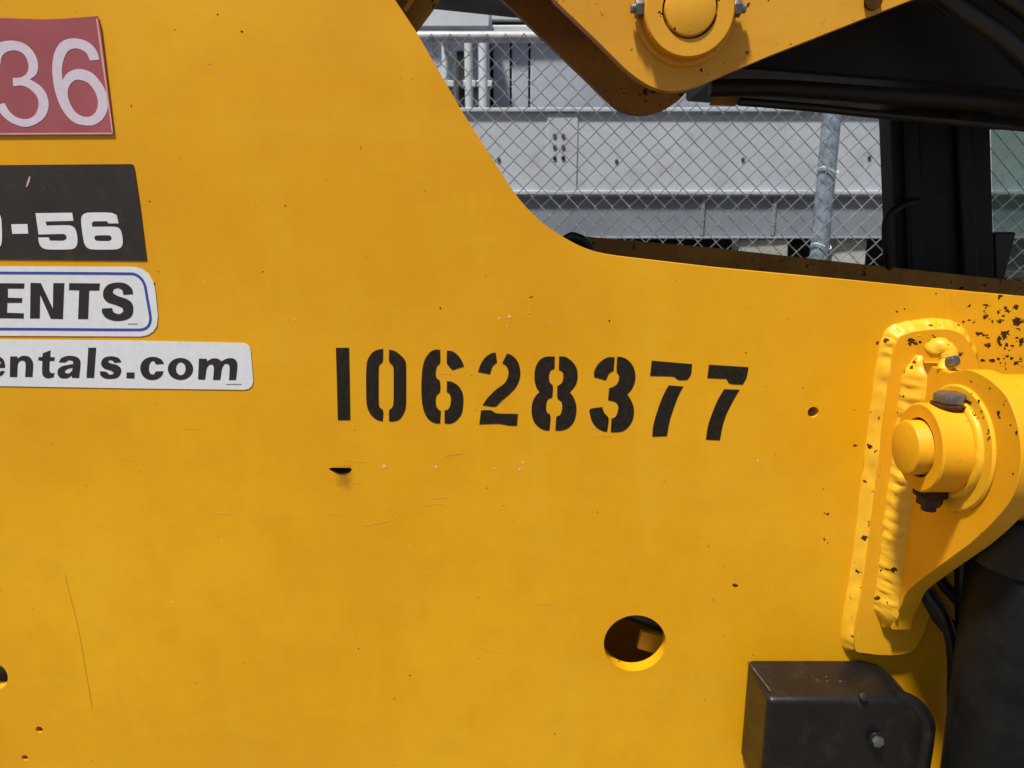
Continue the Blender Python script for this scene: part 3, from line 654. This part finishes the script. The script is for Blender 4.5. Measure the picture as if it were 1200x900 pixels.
# --- boom pivot ears
def lobe(name, px, Y, th, m, label=None):
    bm = bmesh.new(); slab(bm, [[atY(a, b, Y) for a, b in px]], (0, th, 0)); return obj(name, bm, m, tele, label=label, smooth=25, bevel=.003)
near = [(q.x, q.y) for q in catmull([(700,48,0),(718,66,0),(734,81.5,0),(750,94,0),(767,103,0),(785,107,0),(803,105,0),(820,100,0)], 4)]
YN = 1.14
en = lobe('boom_ear', [(560,-130),(650,0)] + near + [(900,66),(1065,1),(1260,-78),(1260,-330),(560,-330)], YN, .022, M_boom, 'yellow boom ear nearer the camera, with pin boss')
cN = atY(803, 17, YN); rN = 51*(YN/1.07)/870; 
bm = bmesh.new(); ringcyl(bm, cN + Vector((0, -.030, 0)), cN + Vector((0, .001, 0)), rN, .0385, 64); bs = obj('boss', bm, M_boom, en)
bm = bmesh.new(); cyl(bm, cN + Vector((0, -.034, 0)), cN + Vector((0, .30, 0)), .0355, 56, bev=.003); obj('pin', bm, M_boom, en)
bm = bmesh.new(); tube(bm, [cN + Vector(((rN+.002)*math.cos(a), -.001, (rN+.002)*math.sin(a))) for a in [2*math.pi*k/60 for k in range(61)]], .006, 10, rough=.25, cap=False, seed=15); obj('weld_bead', bm, M_boom, en, smooth=60)
for s in (-1, 1):
    bm = bmesh.new(); c = cN + Vector((s*rN*.99, -.016, .004)); hexhead(bm, c, (s, 0, 0), .013 if s < 0 else .0115, .012); cyl(bm, c + Vector((s*.012,0,0)), c + Vector((s*.018,0,0)), .0065, 12); obj('bolt', bm, M_bolt, en)
bm = bmesh.new(); c = atY(1022, 2, YN-.001); cyl(bm, c, c + Vector((0, -.006, 0)), .012, 14); obj('hose_clip', bm, M_rust_and_shade, en)
far = [(q.x, q.y) for q in catmull([(687,93,0),(712,117,0),(722,126,0),(737,132.5,0),(752,134.5,0),(768,132,0),(783,126,0),(796,117,0)], 4)]
ef = lobe('boom_ear', [(492,-92),(598,8)] + far + [(830,80),(900,20),(1100,-120),(1100,-360),(492,-360)], 1.36, .022, M_grime_shade, 'shaded brownish yellow boom ear on the far side')
# sheet at the top left, between main plate and gap
bm = bmesh.new(); slab(bm, [[atY(a, b, 1.2) for a, b in ((400,-200),(600,-200),(552,-60),(513,0),(487,35),(476,60),(420,40))]], (0, .02, 0)); obj('inner_gusset', bm, M_grime_shade, tele, bevel=.003)
bm = bmesh.new(); tube(bm, [atY(474,12,1.17), atY(482,0,1.17), atY(520,-60,1.17)], .004, 8); obj('cable', bm, M_boom, tele)
# boom body: dark sections, plus unseen plates added to block the sun
bo = bpy.data.objects.new('boom', None); COL.objects.link(bo); bo.location = Vector((.8, 1.5, 2)) - tele.location; bo.parent = tele
bl = [atY(a, b, 1.785) for a, b in ((803,119),(838,121.5),(930,129),(1045,139),(1160,149),(1330,166))]
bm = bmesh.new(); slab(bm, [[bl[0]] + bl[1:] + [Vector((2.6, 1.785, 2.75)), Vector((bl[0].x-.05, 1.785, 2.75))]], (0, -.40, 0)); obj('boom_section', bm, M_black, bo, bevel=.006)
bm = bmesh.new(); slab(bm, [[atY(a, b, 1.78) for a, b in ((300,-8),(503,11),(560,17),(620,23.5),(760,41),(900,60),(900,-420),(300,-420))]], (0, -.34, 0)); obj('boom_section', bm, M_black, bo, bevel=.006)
bm = bmesh.new(); box(bm, (-.9, 1.165, 2.0), (1.7, 1.359, 2.03)); obj('sun_block_plate', bm, M_grime_shade, bo)  # unseen plate added to keep sun off the far ear and interior
bm = bmesh.new(); box(bm, (-1.6, 1.03, 1.98), (-.05, 1.163, 2.01)); obj('sun_block_plate', bm, M_grime_shade, bo)  # unseen extension added to shade the gusset
bm = bmesh.new(); box(bm, (-.9, 1.383, 2.062), (2.4, 1.779, 2.09)); obj('sun_block_plate', bm, M_black, bo)  # unseen rear part of the added sun cover
hose([atY(832,103,1.33), atY(900,103,1.33), atY(980,108,1.33), atY(1090,116,1.33), atY(1300,128,1.33)], .014, 'pipe', bo, M_black)
hose([atY(866,119,1.36), atY(950,126,1.36), atY(1060,137,1.36), atY(1300,158,1.36)], .007, 'pipe', bo, M_rubber)
hose([atY(1085,-20,1.28), atY(1130,15,1.28), atY(1180,50,1.28), atY(1230,100,1.28), atY(1270,170,1.3)], .018, 'hose', bo)
hose([atY(1140,-25,1.26), atY(1190,5,1.26), atY(1250,50,1.26)], .012, 'hose', bo)
bm = bmesh.new(); q = [atY(a, b, 1.375) for a, b in ((838,112),(865,113),(862,124),(832,123))]; slab(bm, [q], (0, .008, 0)); obj('stop_block', bm, M_grime_shade, bo, bevel=.001)
hose([atY(694,300,1.40), atY(686,286,1.39), atY(677,280,1.38), atY(666,280,1.38), atY(645,300,1.38)], .010, 'hose', tele)

# --- far frame plate and inside braces
fe = [(560,330),(660,300),(684,277),(760,284),(840,291),(1040,313),(1165,326),(1330,344)]
YFp = 1.62
bm = bmesh.new(); slab(bm, [[Vector((-1.6, YFp, .5)), Vector((-1.6, YFp, 1.25))] + [atY(a, b, YFp) for a, b in fe] + [Vector((2.4, YFp, .5))]], (0, .022, 0)); obj('frame_side_plate', bm, M_grime_shade, tele, label='shaded far side frame plate', bevel=.002)
bm = bmesh.new(); q = [atY(752,740,1.05), atY(815,756,1.05), atY(800,776,1.036), atY(747,760,1.036)]; slab(bm, [q], (0, .012, -.002)); obj('inner_brace', bm, M_plate, tele, bevel=.001)
bm = bmesh.new(); box(bm, (-.5, 1.20, .53), (1.2, 1.215, 1.0)); obj('hole_shade_plate', bm, M_plate, tele)  # added plate, keeps the view through the round hole dark
bm = bmesh.new(); box(bm, (-1.6, 1.03, .50), (1.5, 1.61, .52)); obj('belly_plate', bm, M_black, tele)
hose([atY(700,706,1.14), atY(745,722,1.13), atY(785,737,1.12), atY(840,755,1.12)], .010, 'hose', tele, M_bolt)

# --- cab behind: black pillar, glass, grab handle
cab = bpy.data.objects.new('cab', None); COL.objects.link(cab); cab.location = Vector((1.0, 1.7, 1.5)) - tele.location; cab.parent = tele
YCb = 1.64
def cabpanel(px, Y, th, m, name, bev=.004):
    bm = bmesh.new(); slab(bm, [[atY(a, b, Y) for a, b in px]], (0, th, 0)); return obj(name, bm, m, cab, bevel=bev)
cabpanel([(1043,100),(1160,100),(1167,345),(1052,345)], YCb+.03, .06, M_black, 'pillar', .008)
cabpanel([(1060,100),(1078,100),(1084,345),(1068,345)], YCb+.01, .019, M_black, 'pillar_trim', .005)
cabpanel([(1120,100),(1140,100),(1148,345),(1130,345)], YCb+.012, .017, M_black, 'pillar_trim', .005)
cabpanel([(1161,80),(1900,80),(1900,375),(1168,345)], YCb+.06, .006, M_glass, 'window_glass', 0)
cabpanel([(1050,318),(1165,331),(1165,370),(1050,360)], YCb-.015, .02, M_black, 'sill', .004)
cabpanel([(1161,150),(1500,158),(1500,120),(1161,120)], YCb+.03, .03, M_black, 'window_frame', .004)
cabpanel([(1166,272),(1191,272),(1176,330),(1167,330)], YCb+.04, .015, M_rubber, 'window_seal', .004)
hose([atY(1075,236,YCb), atY(1058,240,YCb-.02), atY(1042,252,YCb-.03), atY(1038,270,YCb-.03), atY(1040,300,YCb-.03), atY(1042,322,YCb)], .0085, 'grab_handle', cab, M_black)
